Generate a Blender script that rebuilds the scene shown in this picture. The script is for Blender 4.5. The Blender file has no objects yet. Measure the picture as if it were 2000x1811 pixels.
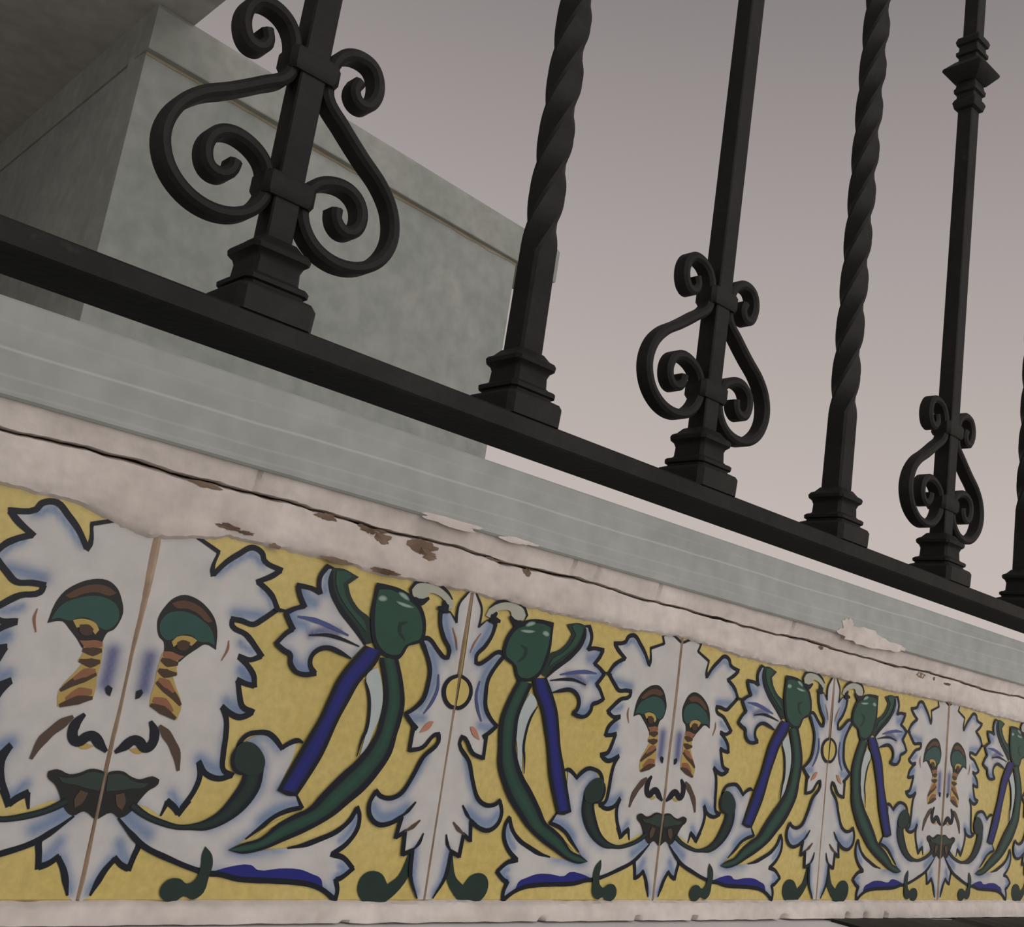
import bpy, math, random
import numpy as np
from mathutils import Vector, Matrix, noise
from mathutils.geometry import tessellate_polygon, delaunay_2d_cdt

# ------------------------------------------------------------------ camera, sky, light, exposure
U = 0.2                       # one painted tile is 20 cm wide; lengths below are given in tile widths
scene = bpy.context.scene
col = scene.collection

def make_camera():
    f, yaw, pitch, roll = 2132.83, 0.70322, 0.215375, 0.152189
    loc = Vector((-1.09192, -2.56239, 0.575084)) * U
    fw = Vector((math.sin(yaw)*math.cos(pitch), math.cos(yaw)*math.cos(pitch), math.sin(pitch)))
    rt = Vector((math.cos(yaw), -math.sin(yaw), 0))
    up = rt.cross(fw)
    c, s = math.cos(roll), math.sin(roll)
    r2, u2 = c*rt + s*up, -s*rt + c*up
    cam = bpy.data.cameras.new('camera')
    cam.sensor_fit = 'HORIZONTAL'; cam.sensor_width = 36.0
    cam.lens = f/2000*36.0
    cam.clip_start = 0.01; cam.clip_end = 200
    ob = bpy.data.objects.new('camera', cam)
    m = Matrix((r2, u2, -fw)).transposed().to_4x4(); m.translation = loc
    ob.matrix_world = m
    col.objects.link(ob); scene.camera = ob
make_camera()

world = bpy.data.worlds.new('overcast_sky'); scene.world = world
world.use_nodes = True
wt = world.node_tree; wt.nodes.clear()
wo = wt.nodes.new('ShaderNodeOutputWorld'); bg = wt.nodes.new('ShaderNodeBackground')
tc = wt.nodes.new('ShaderNodeTexCoord'); sx = wt.nodes.new('ShaderNodeSeparateXYZ'); rp = wt.nodes.new('ShaderNodeValToRGB')
wt.links.new(tc.outputs['Generated'], sx.inputs[0]); wt.links.new(sx.outputs['Z'], rp.inputs[0])
e = rp.color_ramp.elements                                        # grey overcast: paler low down, darker overhead
e[0].position = 0.0;  e[0].color = (0.57, 0.50, 0.465, 1)
e[1].position = 1.0;  e[1].color = (0.17, 0.155, 0.155, 1)
for p, c in ((0.20, (0.53, 0.465, 0.435, 1)), (0.42, (0.385, 0.345, 0.335, 1)), (0.60, (0.245, 0.22, 0.22, 1))):
    k = e.new(p); k.color = c
wt.links.new(rp.outputs[0], bg.inputs['Color']); bg.inputs['Strength'].default_value = 1.0
wt.links.new(bg.outputs[0], wo.inputs[0])

sun = bpy.data.lights.new('sun', 'SUN')                            # the bright part of the cloud cover, behind the viewer
sun.energy = 1.42; sun.angle = math.radians(80); sun.color = (1.0, 0.955, 0.92)
so = bpy.data.objects.new('sun', sun)
so.rotation_euler = Vector((0.10, 1.0, -0.42)).to_track_quat('-Z', 'Y').to_euler()
so.location = (0, -6, 5); col.objects.link(so)

vs = scene.view_settings
vs.view_transform = 'Standard'; vs.look = 'None'; vs.gamma = 1; vs.use_curve_mapping = False; vs.exposure = 0.0

# ------------------------------------------------------------------ materials
def node_mat(name, rough=0.6, spec=0.3):
    m = bpy.data.materials.new(name); m.use_nodes = True
    b = m.node_tree.nodes['Principled BSDF']
    b.inputs['Roughness'].default_value = rough
    b.inputs['Specular IOR Level'].default_value = spec
    return m, m.node_tree, b

def ramp(nt, src, stops):
    r = nt.nodes.new('ShaderNodeValToRGB'); el = r.color_ramp.elements
    el[0].position, el[0].color = stops[0][0], (*stops[0][1], 1)
    el[1].position, el[1].color = stops[-1][0], (*stops[-1][1], 1)
    for p, c in stops[1:-1]:
        k = el.new(p); k.color = (*c, 1)
    nt.links.new(src, r.inputs[0]); return r.outputs[0]

def noise_tex(nt, scale, detail=4, stretch=None, rough=0.55):
    t = nt.nodes.new('ShaderNodeTexCoord'); n = nt.nodes.new('ShaderNodeTexNoise')
    n.inputs['Scale'].default_value = scale; n.inputs['Detail'].default_value = detail; n.inputs['Roughness'].default_value = rough
    if stretch:
        mp = nt.nodes.new('ShaderNodeMapping'); mp.inputs['Scale'].default_value = stretch
        nt.links.new(t.outputs['Object'], mp.inputs[0]); nt.links.new(mp.outputs[0], n.inputs['Vector'])
    else:
        nt.links.new(t.outputs['Object'], n.inputs['Vector'])
    return n.outputs['Fac']

def mix(nt, fac, a, b, mode='MIX'):
    m = nt.nodes.new('ShaderNodeMix'); m.data_type = 'RGBA'; m.blend_type = mode
    for sock, v in ((m.inputs[0], fac), (m.inputs[6], a), (m.inputs[7], b)):
        if hasattr(v, 'is_linked'): nt.links.new(v, sock)
        elif isinstance(v, tuple): sock.default_value = (*v, 1)
        else: sock.default_value = v
    return m.outputs[2]

def bump(nt, b, src, strength, dist=0.002):
    n = nt.nodes.new('ShaderNodeBump'); n.inputs['Strength'].default_value = strength; n.inputs['Distance'].default_value = dist
    nt.links.new(src, n.inputs['Height']); nt.links.new(n.outputs[0], b.inputs['Normal'])

def mottled(name, c0, c1, scale, rough=0.6, spec=0.3, fine=None, bstr=0.0, stretch=None, spots=None):
    m, nt, b = node_mat(name, rough, spec)
    c = ramp(nt, noise_tex(nt, scale, 5, stretch), [(0.3, c0), (0.7, c1)])
    if fine:
        f = ramp(nt, noise_tex(nt, fine, 2), [(0.3, (0.82,)*3), (0.7, (1.0,)*3)])
        c = mix(nt, 1.0, c, f, 'MULTIPLY')
    for sc, lo, hi, sc_col in (spots or []):
        k = ramp(nt, noise_tex(nt, sc, 5, rough=0.65), [(lo, (0, 0, 0)), (hi, (1, 1, 1))])
        c = mix(nt, k, c, sc_col)
    nt.links.new(c, b.inputs['Base Color'])
    if bstr: bump(nt, b, noise_tex(nt, (fine or scale*8), 3), bstr)
    return m

M_iron  = mottled('black_painted_iron', (0.013, 0.013, 0.012), (0.029, 0.028, 0.0255), 14, 0.62, 0.22, fine=160, bstr=0.25,
                  spots=[(38, 0.66, 0.80, (0.06, 0.046, 0.036))])
def stone_mat():
    m, nt, b = node_mat('grey_marble', 0.5, 0.25)
    c = ramp(nt, noise_tex(nt, 3.0, 5, (0.7, 4, 4)), [(0.3, (0.37, 0.40, 0.375)), (0.7, (0.46, 0.485, 0.465))])
    c = mix(nt, 1.0, c, ramp(nt, noise_tex(nt, 55, 2), [(0.3, (0.85,)*3), (0.7, (1.0,)*3)]), 'MULTIPLY')
    t = nt.nodes.new('ShaderNodeTexCoord'); x = nt.nodes.new('ShaderNodeSeparateXYZ'); nt.links.new(t.outputs['Object'], x.inputs[0])
    wob = noise_tex(nt, 5, 3)
    def op(o, a, b_):
        n = nt.nodes.new('ShaderNodeMath'); n.operation = o
        for s_, v in zip(n.inputs, (a, b_)):
            if hasattr(v, 'is_linked'): nt.links.new(v, s_)
            else: s_.default_value = v
        return n.outputs[0]
    for z0, sl, wd, k in ((0.2345, 0.012, 0.0010, 0.36), (0.2225, 0.010, 0.0010, 0.16), (0.2160, 0.008, 0.0010, 0.12), (0.2455, 0.006, 0.0010, 0.08)):
        d = op('SUBTRACT', x.outputs[2], op('ADD', op('MULTIPLY', x.outputs[0], sl), op('ADD', op('MULTIPLY', wob, 0.006), z0-0.003)))
        d = op('DIVIDE', op('ABSOLUTE', d, 0.0), wd)
        f = op('MULTIPLY', op('MAXIMUM', op('SUBTRACT', 1.0, d), 0.0), k)      # pale veins running along the stone
        c = mix(nt, f, c, (0.78, 0.77, 0.70))
    nt.links.new(c, b.inputs['Base Color']); bump(nt, b, noise_tex(nt, 55, 3), 0.05)
    return m
M_stone = stone_mat()
M_mortar = mottled('pale_mortar', (0.66, 0.595, 0.55), (0.86, 0.80, 0.755), 9, 0.85, 0.15, fine=70, bstr=0.55,
                   spots=[(11, 0.63, 0.80, (0.50, 0.36, 0.29)), (30, 0.70, 0.82, (0.30, 0.20, 0.14))])
M_mud   = mottled('brown_bedding', (0.13, 0.085, 0.06), (0.30, 0.22, 0.165), 40, 0.95, 0.05)
M_plaster = mottled('grey_plaster', (0.245, 0.268, 0.25), (0.33, 0.35, 0.33), 0.8, 0.9, 0.1, fine=9, bstr=0.1,
                    spots=[(1.6, 0.62, 0.85, (0.42, 0.38, 0.32))])
M_coping = mottled('grey_coping', (0.26, 0.283, 0.255), (0.335, 0.345, 0.32), 1.2, 0.9, 0.1, fine=10, bstr=0.1)
M_rust  = mottled('rust_stain', (0.27, 0.22, 0.14), (0.36, 0.33, 0.25), 3, 0.9, 0.1)
M_soffit = mottled('dark_soffit_plaster', (0.36, 0.36, 0.345), (0.46, 0.455, 0.44), 0.8, 0.95, 0.05, fine=9)
M_ground = mottled('pale_paving', (0.52, 0.50, 0.47), (0.64, 0.62, 0.59), 2, 0.9, 0.1)
M_white = mottled('white_marble', (0.75, 0.74, 0.75), (0.86, 0.85, 0.86), 6, 0.4, 0.3)
M_grout = mottled('stained_grout', (0.40, 0.27, 0.18), (0.58, 0.45, 0.34), 22, 0.95, 0.05, fine=120,
                  spots=[(13, 0.50, 0.66, (0.22, 0.165, 0.12))])
M_yellow = mottled('yellow_glaze', (0.62, 0.49, 0.135), (0.70, 0.57, 0.21), 13, 0.32, 0.4, fine=220)

PAINT = dict(white=(0.63, 0.615, 0.60), line=(0.010, 0.014, 0.023), blue=(0.18, 0.265, 0.43), navy=(0.075, 0.10, 0.26),
    dark=(0.020, 0.022, 0.020), lid=(0.115, 0.058, 0.036), teal=(0.032, 0.092, 0.080), ochre=(0.50, 0.36, 0.11), brown=(0.075, 0.045, 0.028),
    rust=(0.30, 0.13, 0.07), umber=(0.10, 0.065, 0.045), mouthgreen=(0.035, 0.055, 0.045), darkgreen=(0.022, 0.042, 0.036),
    green=(0.030, 0.088, 0.060), blueink=(0.022, 0.026, 0.22), yellow=(0.66, 0.53, 0.17), paleblue=(0.50, 0.57, 0.57),
    palegreen=(0.34, 0.46, 0.40), palegrey=(0.46, 0.47, 0.40), orange=(0.52, 0.24, 0.15))
def glaze_mat():
    m, nt, b = node_mat('painted_glaze', 0.35, 0.22)
    a = nt.nodes.new('ShaderNodeVertexColor'); a.layer_name = 'glaze'
    f = ramp(nt, noise_tex(nt, 60, 4), [(0.3, (0.86,)*3), (0.7, (1.0,)*3)])
    nt.links.new(mix(nt, 1.0, a.outputs[0], f, 'MULTIPLY'), b.inputs['Base Color'])
    return m
M_glaze = glaze_mat()

# ------------------------------------------------------------------ helpers
class MB:
    """collects vertices and faces (in tile widths) and links them as one mesh object"""
    def __init__(s): s.v, s.f, s.c, s.k = [], [], [], 1.0
    def add(s, vs, fs, colour=None):
        n = len(s.v); s.v += [tuple(p) for p in vs]; s.f += [tuple(i+n for i in q) for q in fs]
        if colour is not None: s.c += (colour if isinstance(colour, list) else [colour]*len(vs))
    def box(s, x0, x1, y0, y1, z0, z1, b=0.0):
        if b <= 0:
            vs = [(x, y, z) for x in (x0, x1) for y in (y0, y1) for z in (z0, z1)]
            s.add(vs, [(0,1,3,2), (4,6,7,5), (0,4,5,1), (2,3,7,6), (0,2,6,4), (1,5,7,3)]); return
        rings = []
        for z, i in ((z0, b), (z0+b, 0), (z1-b, 0), (z1, b)):
            a0, a1, c0, c1 = x0+i, x1-i, y0+i, y1-i
            k = b if i == 0 else b*0.6
            rings.append([(a0+k, c0, z), (a1-k, c0, z), (a1, c0+k, z), (a1, c1-k, z), (a1-k, c1, z), (a0+k, c1, z), (a0, c1-k, z), (a0, c0+k, z)])
        s.loft(rings)
    def loft(s, rings, caps=True):
        n = len(rings[0]); vs = [p for r in rings for p in r]; fs = []
        for i in range(len(rings)-1):
            for j in range(n):
                a, b2 = i*n+j, i*n+(j+1) % n
                fs.append((a, b2, b2+n, a+n))
        if caps:
            fs.append(tuple(reversed(range(n)))); fs.append(tuple(range((len(rings)-1)*n, len(rings)*n)))
        s.add(vs, fs)
    def grid(s, nx, ny, fn):
        vs = [fn(i/(nx-1), j/(ny-1)) for i in range(nx) for j in range(ny)]
        s.add(vs, [(i*ny+j, (i+1)*ny+j, (i+1)*ny+j+1, i*ny+j+1) for i in range(nx-1) for j in range(ny-1)])
    def mesh(s, name, mat, smooth=False):
        me = bpy.data.meshes.new(name)
        me.from_pydata([(x*U*s.k, y*U*s.k, z*U*s.k) for x, y, z in s.v], [], s.f)
        if s.c:
            at = me.color_attributes.new('glaze', 'FLOAT_COLOR', 'POINT')
            for i, c in enumerate(s.c): at.data[i].color = (*c, 1)
        me.materials.append(mat)
        if smooth:
            me.polygons.foreach_set('use_smooth', [True]*len(me.polygons))
            me.set_sharp_from_angle(angle=math.radians(38))
        me.update(); return me
    def build(s, name, mat, parent=None, smooth=False, loc=None):
        return link(name, s.mesh(name, mat, smooth), parent, loc)
def link(name, me, parent=None, loc=None):
    o = bpy.data.objects.new(name, me); col.objects.link(o)
    if parent is not None: o.parent = parent
    if loc is not None: o.location = Vector(loc)*U
    return o
def empty(name, loc):
    o = bpy.data.objects.new(name, None); o.empty_display_size = 0.05; col.objects.link(o); o.location = Vector(loc)*U; return o
def tag(o, label=None, cat=None, kind=None, group=None):
    if label: o['label'] = label
    if cat: o['category'] = cat
    if kind: o['kind'] = kind
    if group: o['group'] = group
    return o
def nz(x, y=0.0, z=0.0): return noise.noise(Vector((x, y, z)))      # about -1 .. 1

def smooth_path(pts, closed, n=4, sharp=62):
    """curve through the points that keeps the sharp tips sharp"""
    P = [Vector(p) for p in pts]; m = len(P); T = []
    for i in range(m):
        if not closed and i in (0, m-1): T.append(None); continue
        a, b = P[i]-P[i-1], P[(i+1) % m]-P[i]
        if a.length < 1e-9 or b.length < 1e-9 or a.angle(b) > math.radians(sharp): T.append(None)
        else: T.append((a.normalized()+b.normalized()).normalized())
    out = []
    for i in range(m if closed else m-1):
        p, q = P[i], P[(i+1) % m]; L = (q-p).length
        t0 = T[i] if T[i] is not None else (q-p).normalized()
        t1 = T[(i+1) % m] if T[(i+1) % m] is not None else (q-p).normalized()
        t0, t1 = t0*L, t1*L
        for k in range(n):
            t = k/n; h = (2*t**3-3*t*t+1, t**3-2*t*t+t, -2*t**3+3*t*t, t**3-t*t)
            out.append(p*h[0]+t0*h[1]+q*h[2]+t1*h[3])
    if not closed: out.append(P[-1])
    return out
def normals2(P):
    N = []
    for i in range(len(P)):
        a = (P[i]-P[i-1]) if i else P[1]-P[0]
        b = (P[i+1]-P[i]) if i < len(P)-1 else P[i]-P[i-1]
        t = (a.normalized()+b.normalized())
        t = t.normalized() if t.length > 1e-3 else b.normalized()
        N.append(Vector((-t.y, t.x)))
    return N

# ------------------------------------------------------------------ the setting
# wall that carries the frieze
w = MB(); w.box(-3.0, 9.0, 0.056, 1.4, -7.0, 1.06)
tag(w.build('wall_front', M_mud), 'wall behind the painted tile frieze, under the grey stone ledge', 'wall', 'structure')
wall_front = bpy.data.objects['wall_front']

DIG_DARK = []
def lower_edge(x):                                                  # ragged lower edge of the mortar over the tile tops
    v = 0.878 + 0.012*math.exp(-((x-2.0)/0.3)**2) + 0.010*math.exp(-((x-4.0)/0.3)**2) + 0.008*nz(x*2.3, 3.1) + 0.006*nz(x*8, 1.7) + 0.006*nz(x*31, 9.2) + 0.003*nz(x*90, 5.2)
    v -= 0.045*math.exp(-((x+0.02)/0.13)**2)                        # smear over the nearest mask's forehead
    return v
def crack(x): return 1.004 + 0.010*nz(x*3.1, 7.7) + 0.005*nz(x*14, 2.2) + 0.002*nz(x*50, 4.4)
def crack_w(x): return max(0.0004, 0.0016 + 0.004*nz(x*2.7, 11.0) + 0.003*nz(x*17, 5.0)) + 0.0015*math.exp(-((x-0.0)/0.3)**2)
X0, X1, NX = -1.3, 6.2, 760
m = MB()
def f_low(i, j):
    x = X0+(X1-X0)*i; a, b = lower_edge(x), crack(x)-crack_w(x)
    z = a+(b-a)*j
    y = -0.006 - 0.016*min(1, j*4)**0.6 + 0.0045*nz(x*9, z*16, 2.0) + 0.002*nz(x*40, z*60, 5.0)
    for px, pz, r, d in ((0.62, 0.975, 0.05, 0.022), (0.78, 0.965, 0.04, 0.02), (0.16, 0.905, 0.05, 0.014), (1.10, 0.985, 0.03, 0.016), (3.72, 0.985, 0.045, 0.014), (0.45, 0.875, 0.03, 0.012)):
        y += d*math.exp(-(((x-px)/r)**2+((z-pz)/(r*0.35))**2))*(0.6+0.8*nz(x*45, z*60, 1.0))
    if j == 0: y = 0.004
    if j == 1: y = 0.01
    return (x, y, z)
m.grid(NX, 16, f_low)
tag(m.build('mortar_bed', M_mortar, wall_front, True), 'pale pinkish mortar lapping over the tops of the tiles')
m = MB()
def f_up(i, j):
    x = X0+(X1-X0)*i; a = crack(x)+0.2*crack_w(x); b = 1.066+0.004*nz(x*6, 21.0)
    z = a+(b-a)*max(0.0, (j*7-1)/6)
    y = -0.0245 - 0.020*j + 0.004*nz(x*7, z*20, 8.0) + 0.0015*nz(x*45, z*60, 3.0)
    for cx in (1.376, 1.49, 1.80, 2.62, 0.21):
        y += 0.012*math.exp(-((x-cx-0.01*nz(z*60))/0.006)**2)
    if j == 0: y = 0.01
    return (x, y, z)
m.grid(NX, 8, f_up)
tag(m.build('mortar_fillet', M_mortar, wall_front, True), 'pale mortar fillet above the crack, against the stone ledge')
m = MB()
def f_bot(i, j):
    x = X0+(X1-X0)*i
    b = 0.004 + 0.006*nz(x*4, 1.0, 3.0) + 0.004*nz(x*23, 6.0); a = -0.052 - 0.0065*x + 0.003*nz(x*12, 9.0)
    if j > 0.001: z = a+(b-a)*j
    else: z = a
    y = -0.034 + 0.026*j**3 + 0.004*nz(x*8, z*30, 4.0) + 0.002*nz(x*40, z*60, 6.0)
    for px, r in ((2.755, 0.022), (2.2, 0.012), (0.72, 0.012), (3.2, 0.014), (3.34, 0.012), (3.5, 0.012), (1.45, 0.010), (1.9, 0.01)):
        y += 0.05*math.exp(-(((x-px)/r)**2+((z+0.058)/0.012)**2))
    if j == 0 or j == 1: y = 0.012
    return (x, y, z)
m.grid(NX, 9, f_bot)
tag(m.build('mortar_base', M_mortar, wall_front, True), 'pale mortar strip under the tiles')

# stone ledge over the frieze
m = MB(); m.box(-3.0, 9.0, -0.06, 1.6, 1.0617, 1.28, 0.006)
tag(m.build('trim_1', M_stone), 'grey marble ledge between the tile frieze and the iron railing', 'ledge', 'structure')
led = bpy.data.objects['trim_1']
def splat(mb, cx, cz, rx, rz, ph, yf):
    n = 30; vs = [(cx, yf(cx, cz), cz)]
    for k in range(n):
        a = 2*math.pi*k/n; r = 1+0.45*nz(math.cos(a)*1.6+ph, math.sin(a)*1.6, ph)+0.30*nz(math.cos(a)*5, math.sin(a)*5, ph)
        x, z = cx+rx*r*math.cos(a), cz+rz*r*math.sin(a); vs.append((x, yf(x, z)+0.0025, z))
    mb.add(vs, [(0, 1+k, 1+(k+1) % n) for k in range(n)])
m = MB()                                                            # white mortar smeared up over the stone
for p in ((3.12, 1.075, 0.20, 0.035, 1.3), (2.98, 1.10, 0.05, 0.03, 4.1), (3.30, 1.068, 0.16, 0.02, 7.7), (0.84, 1.064, 0.12, 0.012, 3.3), (1.1, 1.064, 0.07, 0.009, 5.3)):
    splat(m, *p, lambda x, z: -0.0645)
m.build('mortar_smear', M_mortar, led, True)['label'] = 'white mortar smeared up onto the stone'
def y_low(x, z):
    a, c = lower_edge(x), crack(x)-crack_w(x)
    return f_low((x-X0)/(X1-X0), min(max((z-a)/(c-a), 0.1), 1))[1]-0.004
m = MB()                                                            # brown hollows where the mortar has fallen out
for p in ((0.59, 0.992, 0.05, 0.012, 2.0), (0.64, 0.975, 0.028, 0.014, 3.0), (0.77, 0.98, 0.055, 0.016, 5.0), (0.80, 0.962, 0.03, 0.014, 6.5), (0.44, 0.992, 0.035, 0.008, 1.0), (0.085, 0.992, 0.045, 0.007, 9.0),
          (0.17, 0.905, 0.035, 0.007, 2.5), (0.22, 0.90, 0.02, 0.005, 8.5), (1.19, 0.985, 0.016, 0.011, 4.5), (1.05, 0.997, 0.03, 0.005, 6.0), (0.31, 0.883, 0.02, 0.006, 7.5), (3.68, 0.985, 0.045, 0.012, 1.5),
          (3.80, 0.985, 0.012, 0.007, 3.7), (3.93, 0.975, 0.03, 0.006, 5.9), (2.2, 1.0, 0.05, 0.004, 0.4), (2.85, 0.99, 0.02, 0.007, 2.9), (0.66, 0.885, 0.05, 0.008, 1.9), (0.50, 0.884, 0.05, 0.006, 4.9)):
    splat(m, *p, y_low)
m.build('mortar_hollow', M_mud, wall_front, True)['label'] = 'brown hollows in the mortar'

# ledge at the foot of the frieze
m = MB(); m.add([(x, y, (-0.050-0.0072*x)+dz) for x in (-3, 9) for y in (-0.42, 0.05) for dz in (-0.35, 0)],
      [(0,1,3,2), (4,6,7,5), (0,4,5,1), (2,3,7,6), (0,2,6,4), (1,5,7,3)])
tag(m.build('trim_2', M_white), 'white stone ledge along the foot of the tile frieze', 'ledge', 'structure')

m = MB(); m.box(-5.6, -4.6, -12, 0.3, -7.0, 7.0)  # added wall out of view, holds back light from the left
tag(m.build('wall_added_shade', M_plaster), 'unseen grey wall added on the left to cut the light on the tiles', 'wall', 'structure')

# terrace behind the railing, and the ground in front
m = MB(); m.box(-40, 60, 1.6, 80, 0.9, 1.10)
tag(m.build('floor', M_ground), 'pale terrace floor behind the stone ledge', 'floor', 'structure')
m = MB(); m.box(-60, 80, -60, 0.06, -7.4, -7.0)
tag(m.build('floor_ground', M_ground), 'pale paved ground in front of the tiled wall', 'floor', 'structure')

# house across the terrace
th = math.radians(5.0); D = Vector((math.cos(th), math.sin(th))); Nn = Vector((math.sin(th), -math.cos(th)))
A = Vector((7.45, 25.1)); LEN = (22.2-7.45)/math.cos(th)
def prism(mb, pts, z0, z1):
    mb.loft([[(p[0], p[1], z0) for p in pts], [(p[0], p[1], z1) for p in pts]])
B_ = A + D*LEN
m = MB(); prism(m, [A, B_, B_-Nn*1.0, A-Nn*1.0], 1.1, 16.2)
tag(m.build('wall_back', M_plaster), 'grey plastered house wall across the terrace, behind the nearest balusters', 'wall', 'structure')
m = MB(); prism(m, [A+Vector((0, 0.02)), A+Vector((0.9, 0.9)), (8.3, 56), (7.4, 56)], 1.1, 17.4)
tag(m.build('wall_left', M_plaster), 'shaded side wall of the grey house, left of its corner', 'wall', 'structure')
# coping along the wall head: its front face stands a little proud
F0 = Vector((8.49, 24.93)) - D*(8.49-7.39)/math.cos(th)
F1 = Vector((24.2, 26.374))
m = MB()
ring = [F0, F1, F1-Nn*2.0, F0-Nn*2.0]
rs = []
for z, dx, dn in ((16.07, 0.03, -0.02), (16.10, 0, 0), (17.30, 0, 0), (17.42, 0.12, -0.06)):
    rs.append([(*(F0+Nn*dn), z), (*(F1-D*dx+Nn*dn), z), (*(F1-D*dx-Nn*2.0), z), (9.4, 27.6, z), (9.3, 56, z), (7.33, 56, z)])
m.loft(rs)
cop = tag(m.build('trim_3', M_coping), 'grey coping slab along the head of the house wall, overhanging its right end', 'coping', 'structure')
q = lambda s_, n_: A + D*s_ + Nn*n_
m = MB()                                                            # rust-brown drip line under the coping
n = 60
vs = []
for i in range(n):
    s_ = LEN*i/(n-1)
    h = 0.02+0.10*abs(nz(s_*0.8, 3.3))+0.05*abs(nz(s_*4, 8.3))
    vs += [(*q(s_, 0.02), 16.07), (*q(s_, 0.02), 16.03-h)]
m.add(vs, [(2*i, 2*i+1, 2*i+3, 2*i+2) for i in range(n-1)])
m.build('drip_line', M_rust, cop)['label'] = 'brown drip stain under the coping'
m = MB(); m.box(-30, 8.49, 15.0, 25.6, 17.42, 18.3); m.box(-30, 7.6, 25.6, 56, 17.42, 18.3)
tag(m.build('ceiling', M_soffit), 'dark porch soffit at the top left, stepping out from the grey house', 'ceiling', 'structure')
m = MB(); m.box(-31, 8.0, 56, 57, 1.1, 17.42)
tag(m.build('wall_rear', M_soffit), 'dark wall at the far end of the porch', 'wall', 'structure')

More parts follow.
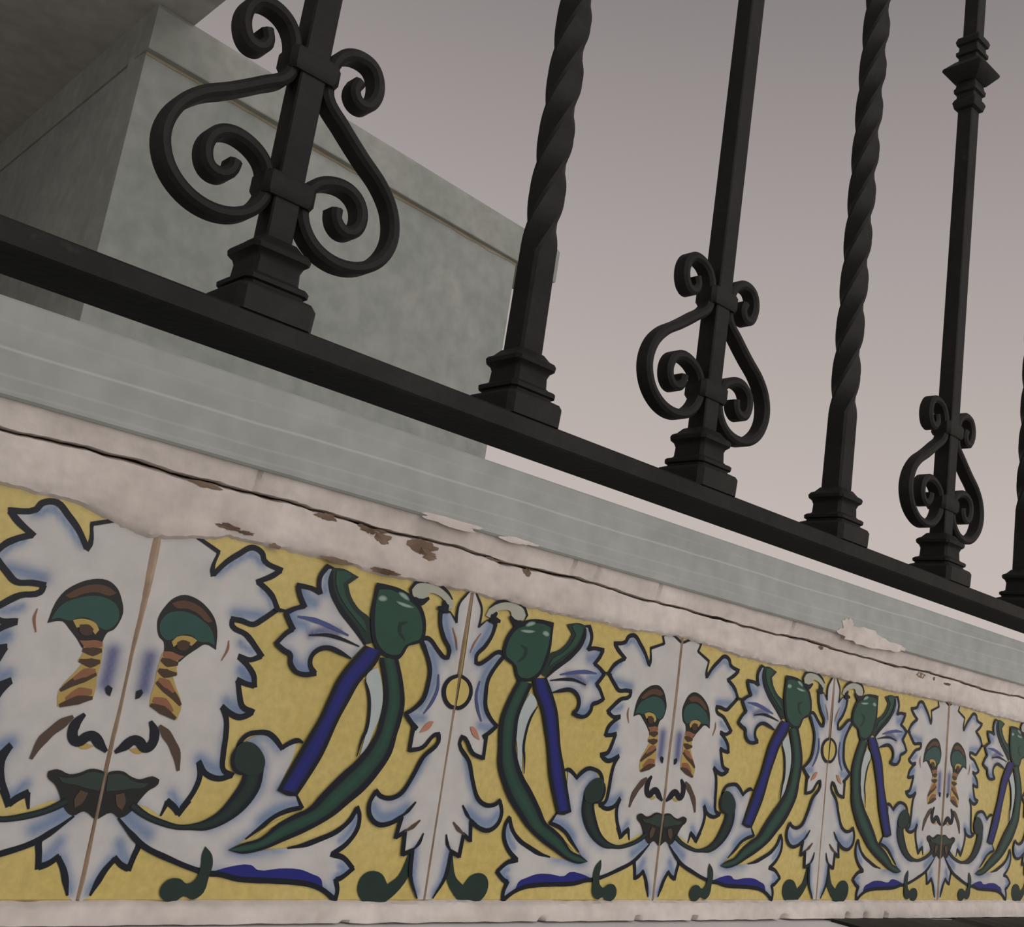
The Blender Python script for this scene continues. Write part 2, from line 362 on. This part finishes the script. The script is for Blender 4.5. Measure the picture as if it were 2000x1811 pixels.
# ------------------------------------------------------------------ tile frieze
# painted shapes in thousandths of a tile: part, kind (f fill, s stroke, b soft blob), glaze, width, layer, points
SH = [
["painted_face","f","white",0,1,[4,886,4,883,58,902,109,894,96,865,164,839,157,794,162,781,191,819,221,846,253,869,284,861,296,842,348,828,328,810,288,786,317,772,340,755,360,727,322,693,299,677,264,681,238,681,242,664,284,649,323,618,340,602,311,588,279,591,310,570,330,549,337,525,313,527,288,533,301,496,315,470,346,460,330,449,311,443,286,449,261,462,277,435,285,395,288,351,297,312,323,301,290,290,250,300,228,324,237,292,229,255,209,218,220,231,201,202,186,216,167,228,156,194,96,216,57,183,38,188,4,182]],
["painted_face","s","line",0.013,3,[164,839,157,794,162,781,191,819,221,846,253,869,284,861,296,842,348,828,328,810,288,786,317,772,340,755,360,727,322,693,299,677,264,681,238,681,242,664,284,649,323,618,340,602,311,588,279,591,310,570,330,549,337,525,313,527,288,533,301,496,315,470,346,460,330,449,311,443,286,449,261,462,277,435,285,395,288,351,297,312,323,301,290,290,250,300,228,324,237,292,229,255,209,218,220,231,201,202,186,216,167,228,156,194]],
["painted_face","s","line",0.008,3,[4,886,4,883,58,902,109,894,96,865]],
["painted_face","s","line",0.009,3,[58,902,109,894,96,865,164,839,157,796]],
["painted_face","f","white",0,1,[4,186,38,188,57,181,116,130,111,101,105,72,85,80,67,94,49,69,36,39,26,12,4,-4]],
["painted_face","s","line",0.013,3,[57,181,116,130,111,101,105,72,85,80,67,94,49,69,36,39,26,12]],
["painted_face","b","blue",0.05,2,[242,696,280,700,325,703]],
["painted_face","b","blue",0.035,2,[274,625,295,614,314,610]],
["painted_face","b","blue",0.04,2,[289,558,307,547,327,540]],
["painted_face","b","blue",0.04,2,[294,561,305,549,320,539]],
["painted_face","b","blue",0.045,2,[267,478,290,465,316,457]],
["painted_face","b","blue",0.05,2,[228,333,253,320,293,307]],
["painted_face","b","blue",0.04,2,[174,247,184,235,197,219]],
["painted_face","b","blue",0.05,2,[70,128,84,104,97,86]],
["painted_face","b","blue",0.045,2,[57,90,39,55,23,23]],
["painted_face","b","blue",0.03,2,[176,786,207,817,256,855]],
["painted_face","b","blue",0.03,2,[266,848,281,839,293,832]],
["painted_face","b","blue",0.03,2,[304,770,330,751,345,732]],
["painted_face","f","dark",0,2,[48,626,44,652,57,685,72,705,98,718,133,714,163,699,189,676,204,646,211,599,179,608,160,594,136,573,116,553,79,552,76,582,70,599,57,608]],
["painted_face","f","lid",0,3,[70,692,87,701,105,705,136,700,164,685,186,666,174,662,143,679,112,686,86,683]],
["painted_face","f","teal",0,3,[51,638,64,665,93,677,127,676,159,664,181,652,197,631,205,608,188,614,161,612,144,622,119,624,94,609,76,604,58,617]],
["painted_face","f","ochre",0,3,[91,602,102,615,120,621,142,620,156,614,144,599,129,603,110,600,98,590]],
["painted_face","f","brown",0,4,[105,602,118,610,138,607,136,591,119,584,106,589]],
["painted_face","f","rust",0,3,[76,576,94,578,117,573,131,572,115,559,94,558,76,565]],
["painted_face","f","ochre",0,2,[73,571,96,563,119,565,117,544,124,526,113,520,125,499,151,454,146,419,111,435,69,447,68,473,71,497,69,527,71,547]],
["painted_face","s","brown",0.022,3,[74,557,94,551,119,552]],
["painted_face","s","brown",0.02,3,[72,531,93,525,121,527]],
["painted_face","s","brown",0.018,3,[74,502,99,490,123,477,148,455]],
["painted_face","s","rust",0.02,3,[78,509,101,501,124,484]],
["painted_face","s","brown",0.02,4,[71,448,103,439,142,422]],
["painted_face","s","rust",0.026,3,[75,461,102,455,130,437]],
["painted_face","s","line",0.022,3,[10,331,29,346,50,363,64,360,79,348,90,350,98,363,96,386,80,410]],
["painted_face","f","ochre",0,2,[42,341,59,345,82,343,75,334,60,332]],
["painted_face","s","umber",0.02,3,[105,402,123,387,147,363,164,339,177,301]],
["painted_face","b","navy",0.06,2,[46,557,46,518,47,483]],
["painted_face","f","line",0,3,[31,456,29,475,41,481,47,473,41,461]],
["painted_face","s","rust",0.006,3,[240,627,242,606,231,575]],
["painted_face","f","dark",0,5,[4,285,14,289,40,290,61,280,84,275,114,284,133,278,132,266,111,250,94,226,83,205,56,185,32,196,4,180]],
["painted_face","f","mouthgreen",0,6,[4,280,16,283,42,283,63,272,91,267,109,268,97,257,67,253,37,247,8,243]],
["painted_face","f","umber",0,6,[33,237,52,242,61,222,56,203,41,213]],
["painted_scroll","f","white",0,3,[343,388,368,402,399,405,424,391,449,375,469,385,491,397,487,352,475,319,463,277,489,267,518,260,542,234,499,223,465,207,434,181,394,149,359,123,391,116,467,126,521,131,569,140,616,157,664,178,700,209,717,242,729,223,729,187,702,147,661,119,700,111,737,84,705,60,688,54,699,27,697,2,655,27,611,41,540,48,467,50,396,53,337,64,316,65,268,75,199,97,129,124,91,151,52,185,73,206,103,195,143,178,199,168,240,168,282,171,330,193,324,190,357,211,388,243,407,278,407,312,404,339,387,365]],
["painted_scroll","s","line",0.012,5,[52,185,91,151,129,124,199,97,268,75,316,65,337,64,396,53,467,50,540,48,611,41,655,27,697,2,699,27,688,54,705,60,737,84,700,111,661,119,702,147,729,187,729,223,717,242,700,209,664,178,616,157,569,140,521,131]],
["painted_scroll","s","line",0.012,5,[320,361,326,382,342,402,369,411,401,412,428,398,449,379,467,392,493,402,510,398]],
["painted_scroll","s","line",0.011,5,[517,267,542,234,499,223,465,207,434,181,394,149]],
["painted_scroll","f","blueink",0,4,[326,71,366,82,425,87,447,75,508,80,570,79,610,68,641,56,651,35,611,43,539,49,443,50,372,56]],
["painted_scroll","f","yellow",0,4,[411,149,435,171,464,192,522,216,506,198,462,180]],
["painted_scroll","b","blue",0.06,4,[73,190,102,168,134,151]],
["painted_scroll","b","blue",0.055,4,[430,196,467,223,523,242]],
["painted_scroll","b","blue",0.035,4,[720,216,710,186,682,155]],
["painted_scroll","b","blue",0.03,4,[693,92,711,82,691,64]],
["painted_scroll","f","darkgreen",0,6,[287,129,309,110,317,85,313,59,307,21,282,4,256,12,240,2,222,-2,196,12,193,33,210,51,238,52,259,41,280,54,285,84,282,109]],
["painted_stem","f","paleblue",0,5,[705,621,724,589,740,535,739,485,727,450,713,399,695,380,701,421,707,474,703,506,692,547,671,592,685,611]],
["painted_stem","s","line",0.009,6,[667,584,689,547,700,506,700,442,696,435,685,376]],
["painted_flower","f","white",0,4,[504,864,483,864,467,834,470,805,476,791,446,798,404,798,418,771,437,748,411,738,384,722,400,701,415,684,396,669,373,639,400,625,422,616,426,597,447,576,476,572,506,579,488,596,485,620,503,642,533,651,573,644,611,633,647,675,609,712,562,747,529,778,508,807,503,841]],
["painted_flower","s","line",0.012,6,[504,864,483,864,467,834,470,805,476,791,446,798,404,798,418,771,437,748,411,738,384,722,400,701,415,684,396,669,373,639,400,625,422,616,426,597,447,576,476,572,506,579,488,596,485,620,503,642,533,651,573,644,611,633]],
["painted_flower","s","line",0.01,6,[348,725,367,725,386,727]],
["painted_flower","s","line",0.014,6,[500,855,501,831,510,805,530,777,564,746,611,711,649,675]],
["painted_flower","b","blue",0.05,5,[420,786,441,770,466,760]],
["painted_flower","b","blue",0.05,5,[392,723,418,706,451,699]],
["painted_flower","b","blue",0.05,5,[433,601,461,588,487,584]],
["painted_flower","b","blue",0.03,5,[489,853,487,823,492,797]],
["painted_flower","b","navy",0.04,5,[470,678,509,696,555,696]],
["painted_flower","s","navy",0.012,6,[421,718,470,717,523,709,589,693]],
["painted_flower","s","line",0.009,6,[465,675,523,684,565,681,630,669]],
["painted_flower","f","darkgreen",0,5,[498,864,536,868,571,860,589,855,559,829,575,799,609,769,649,751,687,691,653,678,606,724,548,769,518,799,502,831]],
["painted_flower","f","green",0,6,[514,858,549,862,566,853,542,828,558,796,592,762,631,738,646,710,606,739,556,776,529,806,517,833]],
["painted_flower","f","line",0,7,[649,851,687,852,733,849,778,836,812,817,837,785,847,750,844,717,816,702,795,694,783,670,768,653,733,652,700,661,672,687,656,725,647,767,648,808]],
["painted_flower","f","green",0,8,[662,833,693,839,732,835,775,819,804,804,823,780,834,748,830,720,808,709,782,693,768,668,731,663,707,672,683,694,670,727,661,769,659,805]],
["painted_flower","s","darkgreen",0.012,9,[777,760,753,751,755,730,779,708]],
["painted_flower","b","palegreen",0.02,9,[662,808,677,811,695,812]],
["painted_flower","b","palegreen",0.016,9,[728,837,749,831,771,821]],
["painted_flower","b","palegreen",0.012,9,[724,811,755,806,791,804]],
["painted_flower","f","palegrey",0,6,[770,855,786,875,824,885,872,882,906,868,925,851,936,826,912,824,894,846,864,856,840,855,830,840,805,830,780,839]],
["painted_flower","s","line",0.008,8,[778,836,769,855,786,877,824,886,872,883,906,869,927,851]],
["painted_flower","s","line",0.022,8,[788,832,810,823,840,841]],
["painted_flower","s","line",0.022,8,[875,818,909,821,894,843]],
["painted_palmette","f","white",0,4,[990,890,976,874,956,846,953,818,956,789,928,814,901,812,891,808,898,774,920,735,947,704,945,682,932,681,904,698,864,726,835,722,867,679,887,640,888,596,880,556,853,525,825,507,852,484,871,471,861,478,860,408,905,420,940,458,957,462,960,441,914,395,887,339,855,289,821,274,786,278,769,290,754,257,762,224,795,202,835,207,872,226,862,170,892,186,896,125,929,137,936,68,972,7,996,4,996,516,990,635,994,888]],
["painted_palmette","s","line",0.012,6,[928,814,901,812,891,808,898,774,920,735,947,704,945,682,932,681,904,698,864,726,835,722,867,679,887,640,888,596,880,556,853,525,825,507,852,484,871,471,861,478,860,408,905,420,940,458,957,462,960,441,914,395,887,339,855,289,821,274,786,278,769,290,754,257,762,224,795,202,835,207,872,226,862,170,892,186,896,125,929,137,936,68,972,7]],
["painted_palmette","s","line",0.007,6,[990,890,976,874,956,846,953,818,956,789,928,814]],
["painted_palmette","s","line",0.012,6,[913,269,891,244,869,226]],
["painted_palmette","s","umber",0.011,6,[939,220,916,201,888,186]],
["painted_palmette","s","line",0.011,6,[958,185,948,158,929,137]],
["painted_palmette","b","blue",0.055,5,[767,250,798,225,845,230,886,253]],
["painted_palmette","b","blue",0.05,5,[909,805,924,767,940,738,960,709]],
["painted_palmette","b","blue",0.04,5,[857,712,890,683,908,646,909,593,878,533]],
["painted_palmette","b","blue",0.045,5,[843,498,859,498,892,501]],
["painted_palmette","b","blue",0.035,5,[940,143,946,97,950,56,969,22]],
["painted_palmette","b","blue",0.03,5,[931,405,899,337,863,287]],
["painted_palmette","s","navy",0.01,6,[920,631,925,588,909,544,889,514]],
["painted_palmette","s","rust",0.006,6,[944,771,965,736,974,708]],
["painted_palmette","f","orange",0,6,[885,459,899,481,919,496,930,495,917,473]],
["painted_palmette","f","line",0,6,[992,641,963,629,946,611,941,584,958,552,986,537,996,539]],
["painted_palmette","f","yellow",0,7,[994,630,972,620,958,602,957,584,966,564,986,550,996,549]],
["painted_palmette","f","darkgreen",0,3,[926,152,944,120,933,68,894,18,851,-7,792,-3,765,26,768,60,796,78,838,71,862,44,895,67,915,114]],
["painted_stem","q","line|green",0.19,6,[767,655,797,593,816,531,811,467,808,454,799,394,766,336,729,290,687,254,644,218,568,175,505,148,451,126,392,114,352,121,702,649,728,589,742,535,740,495,736,450,712,402,681,362,648,332,596,276,560,234,523,217,479,192,434,154,386,139,352,123]],
["painted_stem","q","line|blueink",0.16,8,[647,675,612,630,579,577,561,524,544,469,514,404,485,338,458,275,708,666,694,629,651,573,627,519,606,469,575,371,544,308,520,265]],
["painted_stem","s","line",0.013,9,[458,275,489,268,520,265]],
["painted_scroll","q","line|darkgreen",0.17,5,[83,223,122,200,165,186,209,177,251,183,274,192,304,213,334,256,351,292,354,328,73,208,104,191,144,176,200,165,240,165,280,166,334,188,379,225,407,276,407,337]],
["painted_scroll","f","darkgreen",0,6,[313,350,318,370,336,385,365,383,393,363,407,339,401,314,374,305,353,307,332,311,318,326]],
["painted_scroll","s","line",0.01,7,[356,306,332,311,318,326,313,350,318,370]]]
frieze = empty('tile_frieze', (0, 0, 0))
tag(frieze, 'band of yellow, white, blue and green painted tiles with leafy masks, under the grey ledge', 'frieze')
def tile_base():
    mb = MB(); mb.box(0.0035, 0.9965, 0.0, 0.055, 0.0, 0.955, 0.004); return mb.mesh('tile', M_yellow)
def split_corners(pts, wd):
    """cuts a stroke at its sharp corners; the pieces overlap a little so the corner is closed"""
    P = [Vector(p) for p in pts]; runs, cur = [], [P[0]]
    for i in range(1, len(P)):
        cur.append(P[i])
        if i < len(P)-1 and (P[i]-P[i-1]).length > 1e-6 and (P[i+1]-P[i]).length > 1e-6 and (P[i]-P[i-1]).angle(P[i+1]-P[i]) > math.radians(60):
            runs.append(cur); cur = [P[i]]
    runs.append(cur)
    for k, r in enumerate(runs):
        if k < len(runs)-1: r.append(r[-1]+(r[-1]-r[-2]).normalized()*wd*0.35)
    return runs
def seg_dist(Q, path):
    """distance of every point of Q to a polyline"""
    A_ = np.array([tuple(p) for p in path[:-1]]); B2 = np.array([tuple(p) for p in path[1:]])
    d = np.full(len(Q), 9.0)
    for a, c in zip(A_, B2):
        ab = c-a; t = np.clip(((Q-a)@ab)/max(ab@ab, 1e-12), 0, 1)
        d = np.minimum(d, np.linalg.norm(Q-a-t[:, None]*ab, axis=1))
    return d
def dense_fill(P, step=0.0125):
    xs = np.array([p.x for p in P]); ys = np.array([p.y for p in P]); n = len(P)
    gx, gy = np.meshgrid(np.arange(xs.min(), xs.max(), step), np.arange(ys.min(), ys.max(), step*0.87))
    gx[1::2] += step/2
    Q = np.c_[gx.ravel(), gy.ravel()]; c = np.zeros(len(Q), bool)
    for i in range(n):
        a, d = P[i-1], P[i]
        if a.y != d.y:
            c ^= ((a.y > Q[:, 1]) != (d.y > Q[:, 1])) & (Q[:, 0] < (d.x-a.x)*(Q[:, 1]-a.y)/(d.y-a.y)+a.x)
    Q = Q[c]; Q = Q[seg_dist(Q, list(P)+[P[0]]) > 0.005]
    vs = [Vector((p.x, p.y)) for p in P]+[Vector(q_) for q_ in Q]
    v2, e2, f2, *_ = delaunay_2d_cdt(vs, [], [list(range(n))], 1, 1e-5)
    out = []
    for f in f2:
        a, d, e_ = (v2[k] for k in f[:3])
        out.append((f[0], f[1], f[2]) if (d-a).cross(e_-a) < 0 else (f[0], f[2], f[1]))
    return [(p.x, p.y) for p in v2], out
def wash(Q, g, P):
    colr = np.tile(np.array(PAINT['white']), (len(Q), 1))
    tone = np.array([nz(x*4, y*4, 3.0) for x, y in Q])
    nzv = np.array([nz(x*6.5, y*6.5, 5.5)+0.4*nz(x*19, y*19, 1.5) for x, y in Q])
    colr = colr*(1+0.03*tone[:, None])
    d = seg_dist(Q, list(P)+[P[0]])
    edge_j = np.minimum(np.abs(Q[:, 0]-0.004), np.abs(Q[:, 0]-0.996))
    k = np.clip(0.36+1.0*nzv, 0.03, 0.8)*np.exp(-(np.maximum(d-0.006, 0)/0.013)**1.3)*np.clip((edge_j-0.01)/0.05, 0, 1)
    colr = colr+(np.array(PAINT['blue'])-colr)*k[:, None]
    for g2, kind, cname, wd, layer, flat in SH:
        if kind != 'b' or g2 != g or cname == 'palegreen': continue
        path = smooth_path([(flat[i]/1000, flat[i+1]/1000) for i in range(0, len(flat), 2)], False, 3)
        kb = 0.92*np.exp(-(seg_dist(Q, path)/(wd*0.36))**2)
        colr = colr+(np.array(PAINT[cname])-colr)*kb[:, None]
    return [tuple(float(v) for v in c_) for c_ in colr]
def paint_meshes(mirror):
    groups = {}
    order = sorted(range(len(SH)), key=lambda i: SH[i][4])
    for rank, si in enumerate(order):
        g, kind, cname, wd, layer, flat = SH[si]
        mb = groups.setdefault(g, MB())
        pts = [(flat[i]/1000, flat[i+1]/1000) for i in range(0, len(flat), 2)]
        y = -0.0004 - 0.00008*rank                                  # every stroke lies a hair over the ones before it
        c = PAINT[cname.split('|')[0]]
        fx = (lambda x: 1-x) if mirror else (lambda x: x)
        clampx = lambda x: min(max(x, 0.0036), 0.9964)
        def put(vs2, fs, cols):
            vs = [(fx(clampx(p[0])), y, p[1]) for p in vs2]
            mb.add(vs, [tuple(reversed(t)) if not mirror else tuple(t) for t in fs], cols)
        if kind == 'f':
            P = smooth_path(pts, True, 3)
            if cname == 'white':                                    # dense fill: the blue wash is soft, so it is coloured vertex by vertex
                q2, tri = dense_fill(P)
                put([Vector(p) for p in q2], tri, wash(np.array(q2), g, P))
                continue
            tris = tessellate_polygon([[Vector((p.x, p.y, 0)) for p in P]])
            fixed = []
            for t in tris:
                a, b, d = (P[k] for k in t)
                if (b-a).cross(d-a) > 0: t = (t[0], t[2], t[1])
                fixed.append(tuple(t))
            put(P, fixed, [c]*len(P))
        elif kind == 'q':                                           # a stem between two edges, dark rim and coloured core
            h_ = len(pts)//2; E0, E1 = smooth_path(pts[:h_], False, 4), smooth_path(pts[h_:], False, 4)
            core = PAINT[cname.split('|')[1]]; soft = tuple(0.35*a+0.65*d_ for a, d_ in zip(c, core))
            vs, cs, fs = [], [], []
            for p, r_ in zip(E0, E1):
                for t, cc in ((0, c), (wd, c), (wd+0.09, soft), (0.5, core), (1-wd-0.09, soft), (1-wd, c), (1, c)):
                    vs.append(p+(r_-p)*t); cs.append(cc)
            for i in range(len(E0)-1):
                for j in range(6):
                    a, b_, d_, e_ = i*7+j, i*7+j+1, (i+1)*7+j+1, (i+1)*7+j
                    nrm = (vs[b_]-vs[a]).cross(vs[e_]-vs[a])
                    fs.append((a, b_, d_, e_) if nrm < 0 else (a, e_, d_, b_))
            put(vs, fs, cs)
        elif kind == 'b' and cname != 'palegreen': continue
        else:
            runs = [pts] if kind == 'b' else split_corners(pts, wd)
            y_base = y
            for ri, run in enumerate(runs):
                y = y_base - 0.00003*(ri % 3)
                P = smooth_path(run, False, 4); N = normals2(P); n = len(P)
                vs, cs, fs = [], [], []
                for i, (p, nn) in enumerate(zip(P, N)):
                    t = i/(n-1)
                    if kind == 's':
                        h = wd*0.56*min(1.0, 0.35+min(i if ri == 0 else 99, (n-1-i) if ri == len(runs)-1 else 99)/7)*(1+0.18*nz(p.x*30, p.y*30, wd*100))
                        vs += [p+nn*h, p-nn*h]; cs += [c, c]
                    else:
                        h = wd*0.5*math.sin(math.pi*(0.12+0.76*t))
                        edge = PAINT['green'] if cname == 'palegreen' else PAINT['white']
                        k = math.sin(math.pi*(0.02+0.96*t))
                        mid = tuple(edge[q_]+(c[q_]-edge[q_])*min(1, 1.3*k) for q_ in range(3))
                        half = tuple(edge[q_]+(mid[q_]-edge[q_])*0.75 for q_ in range(3))
                        vs += [p+nn*h, p+nn*h*0.5, p, p-nn*h*0.5, p-nn*h]; cs += [edge, half, mid, half, edge]
                r = 2 if kind == 's' else 5
                for i in range(n-1):
                    for j in range(r-1):
                        fs.append((i*r+j, (i+1)*r+j, (i+1)*r+j+1, i*r+j+1))
                put(vs, fs, cs)
    return {g: mb.mesh(g, M_glaze) for g, mb in groups.items()}
base_me = tile_base()
sets = {False: paint_meshes(False), True: paint_meshes(True)}
for k in range(-1, 5):
    t = link('tile', base_me, frieze, (k, 0, 0))
    for g, me in sets[k % 2 == 1].items():
        link(g, me, t)
    gm = MB()                                                       # grout in the joint on the tile's left side
    def f_gr(i, j, k=k):
        z = 0.004+0.9*i
        hw = 0.0055 + 0.003*nz(z*9, k*3.3) + (0.008*math.exp(-((z-0.78)/0.12)**2) if k == 0 else 0)
        s_ = (j-0.5)*2
        return (k+0.004*nz(z*5, k*7.1)+hw*s_, -0.0060*(1-s_*s_)+0.0035*abs(s_)-0.0014+0.0012*nz(z*60, k*5.0), z)
    gm.grid(60, 5, f_gr)
    gm.build('grout_joint', M_grout, frieze, True)

# ------------------------------------------------------------------ iron railing
RS = 1.16933                                                        # the railing stands over the middle of the wall, one baluster per tile
RZ0, RZ1, HW = 1.3096, 1.3684, 0.1024
rail = empty('iron_railing', (-1.09192+RS*(0.038+1.09192), 0.2, 0.575084+RS*(RZ0-0.575084)))
tag(rail, 'black wrought iron railing of scrolled and twisted balusters above the grey ledge', 'railing')
class MR(MB):
    def __init__(s): super().__init__(); s.k = RS
m = MR(); m.box(-3.0, 9.0, -HW, HW, 0, RZ1-RZ0, 0.006)
m.build('bottom_rail', M_iron, rail)
m = MR(); m.box(-3.0, 9.0, -0.10, 0.10, 5.0, 5.08, 0.01)
m.build('hand_rail', M_iron, rail)
for x in (-2.4, 6.9):
    m = MR(); m.box(x-0.06, x+0.06, -0.06, 0.06, -0.105, 0.01, 0.004); m.build('foot', M_iron, rail)

def sq_ring(a, z, ch=0.12, rot=0.0):
    c = a*ch; pts = [(a-c, -a), (a, -a+c), (a, a-c), (a-c, a), (-a+c, a), (-a, a-c), (-a, -a+c), (-a+c, -a)]
    cs, sn = math.cos(rot), math.sin(rot)
    return [(x*cs-y*sn, x*sn+y*cs, z) for x, y in pts]
H = RZ1-RZ0
def socket_mesh():
    mb = MR()
    prof = [(0.0, 0.104), (0.055, 0.106), (0.066, 0.100), (0.072, 0.087), (0.076, 0.078), (0.082, 0.079), (0.086, 0.086), (0.097, 0.087), (0.102, 0.082), (0.106, 0.071), (0.112, 0.065),
            (0.146, 0.063), (0.160, 0.068), (0.169, 0.078), (0.181, 0.080), (0.188, 0.076), (0.195, 0.064), (0.214, 0.049), (0.218, 0.040)]
    mb.loft([sq_ring(a, z, 0.16) for z, a in prof]); return mb.mesh('socket', M_iron, True)
def shaft_straight():
    mb = MR(); a = 0.0365
    mb.loft([sq_ring(a, z, 0.12) for z in (0, 3.64)]); return mb.mesh('baluster', M_iron, True)
def shaft_twist():
    mb = MR(); a = 0.044; rs = [sq_ring(a, 0, 0.14)]
    z0, z1, quarter = 0.52, 3.2, 0.198
    n = 150
    for i in range(n+1):
        z = z0+(z1-z0)*i/n
        rs.append(sq_ring(a, z, 0.22, (z-z0)/quarter*math.pi/2))
    rs.append(sq_ring(a, 3.64, 0.14, (z1-z0)/quarter*math.pi/2)); mb.loft(rs); return mb.mesh('baluster', M_iron, True)
SCROLL = [(.140,2.100),(.130,2.070),(.145,2.046),(.173,2.045),(.196,2.078),(.196,2.125),(.172,2.160),(.128,2.167),(.087,2.150),(.062,2.116),(.053,2.062),(.060,2.012),
          (.121,1.960),(.194,1.905),(.264,1.857),(.310,1.80),(.326,1.728),(.304,1.663),(.255,1.618),(.19,1.598),(.125,1.607),(.080,1.637),(.055,1.680),(.053,1.725),
          (.072,1.769),(.118,1.798),(.172,1.802),(.209,1.779),(.222,1.735),(.204,1.696),(.174,1.690),(.150,1.710),(.145,1.738)]
def strap_mesh(side):
    P = smooth_path([(x*side, z-RZ1) for x, z in SCROLL], False, 5, 150); N = normals2(P); n = len(P)
    hw, ht = 0.031, 0.0165; rs = []
    for i, (p, nn) in enumerate(zip(P, N)):
        t = i/(n-1); e_ = min(t, 1-t)*n
        k = 1.0 if e_ > 6 else 0.92+0.03*(6-e_)/2
        sec = [(-hw, -ht*.4), (-hw, ht*.4), (-hw*.72, ht), (hw*.72, ht), (hw, ht*.4), (hw, -ht*.4), (hw*.72, -ht), (-hw*.72, -ht)]
        rs.append([(p.x+nn.x*b_*k, a_, p.y+nn.y*b_*k) for a_, b_ in sec])
    mb = MR(); mb.loft(rs); return mb.mesh('scroll', M_iron, True)
def collar_mesh(z, hx):
    mb = MR(); z -= RZ1; hy, hz = 0.045, 0.031
    def rg(zz, d):
        a, b_, c = hx+d, hy+d, 0.014
        return [(a-c, -b_, zz), (a, -b_+c, zz), (a, b_-c, zz), (a-c, b_, zz), (-a+c, b_, zz), (-a, b_-c, zz), (-a, -b_+c, zz), (-a+c, -b_, zz)]
    mb.loft([rg(z-hz, -0.004), rg(z-hz+0.012, 0.002), rg(z+hz-0.012, 0.002), rg(z+hz, -0.004)]); return mb.mesh('collar', M_iron, True)
def star_mesh():
    mb = MR(); z0 = 3.875-RZ1
    prof = [(-0.205, 0.036), (-0.195, 0.050), (-0.165, 0.058), (-0.150, 0.052), (-0.140, 0.044), (-0.120, 0.044), (-0.112, 0.054), (-0.095, 0.056), (-0.085, 0.050), (-0.06, 0.046),
            (-0.055, 0.058), (0.0, 0.100), (0.008, 0.100), (0.055, 0.058), (0.065, 0.046), (0.085, 0.046), (0.092, 0.056), (0.108, 0.057), (0.115, 0.048), (0.145, 0.046), (0.152, 0.056), (0.17, 0.060), (0.188, 0.054), (0.20, 0.036)]
    mb.loft([sq_ring(a, z0+z, 0.08) for z, a in prof]); return mb.mesh('star_knop', M_iron, True)
S_sock, S_str, S_tw, S_l, S_r = socket_mesh(), shaft_straight(), shaft_twist(), strap_mesh(-1), strap_mesh(1)
S_c1, S_c2, S_star = collar_mesh(2.064, 0.071), collar_mesh(1.722, 0.071), star_mesh()
for k in range(6):
    x = 0.849*k
    if k % 2 == 0:
        b = link('baluster', S_str, rail, (x*RS, 0, H*RS)); b['label'] = 'straight square baluster with paired iron scrolls near its foot'
        for me in (S_l, S_r): link('scroll', me, b)
        for me in (S_c1, S_c2): link('collar', me, b)
        link('star_knop', S_star, b)
    else:
        b = link('baluster', S_tw, rail, (x*RS, 0, H*RS)); b['label'] = 'twisted square baluster'
    link('socket', S_sock, b)

# dark strip lying at the foot of the frieze, far right
m = MB()
rs = []
for i in range(40):
    x = 3.06+3.0*i/39
    g = -0.050-0.0072*x
    top = 0.012+0.006*nz(x*9, 4.0)
    if 3.85 < x < 4.1: top *= 0.35
    y1 = -0.042+0.004*nz(x*11, 2.0)
    rs.append([(x, -0.30, g), (x, y1, g), (x, y1, g+top), (x, -0.30+0.02*nz(x*3), g+top)])
m.loft(rs)
tag(m.build('dark_strip', M_iron), 'dark strip lying on the white ledge at the foot of the frieze, far right', 'strip')
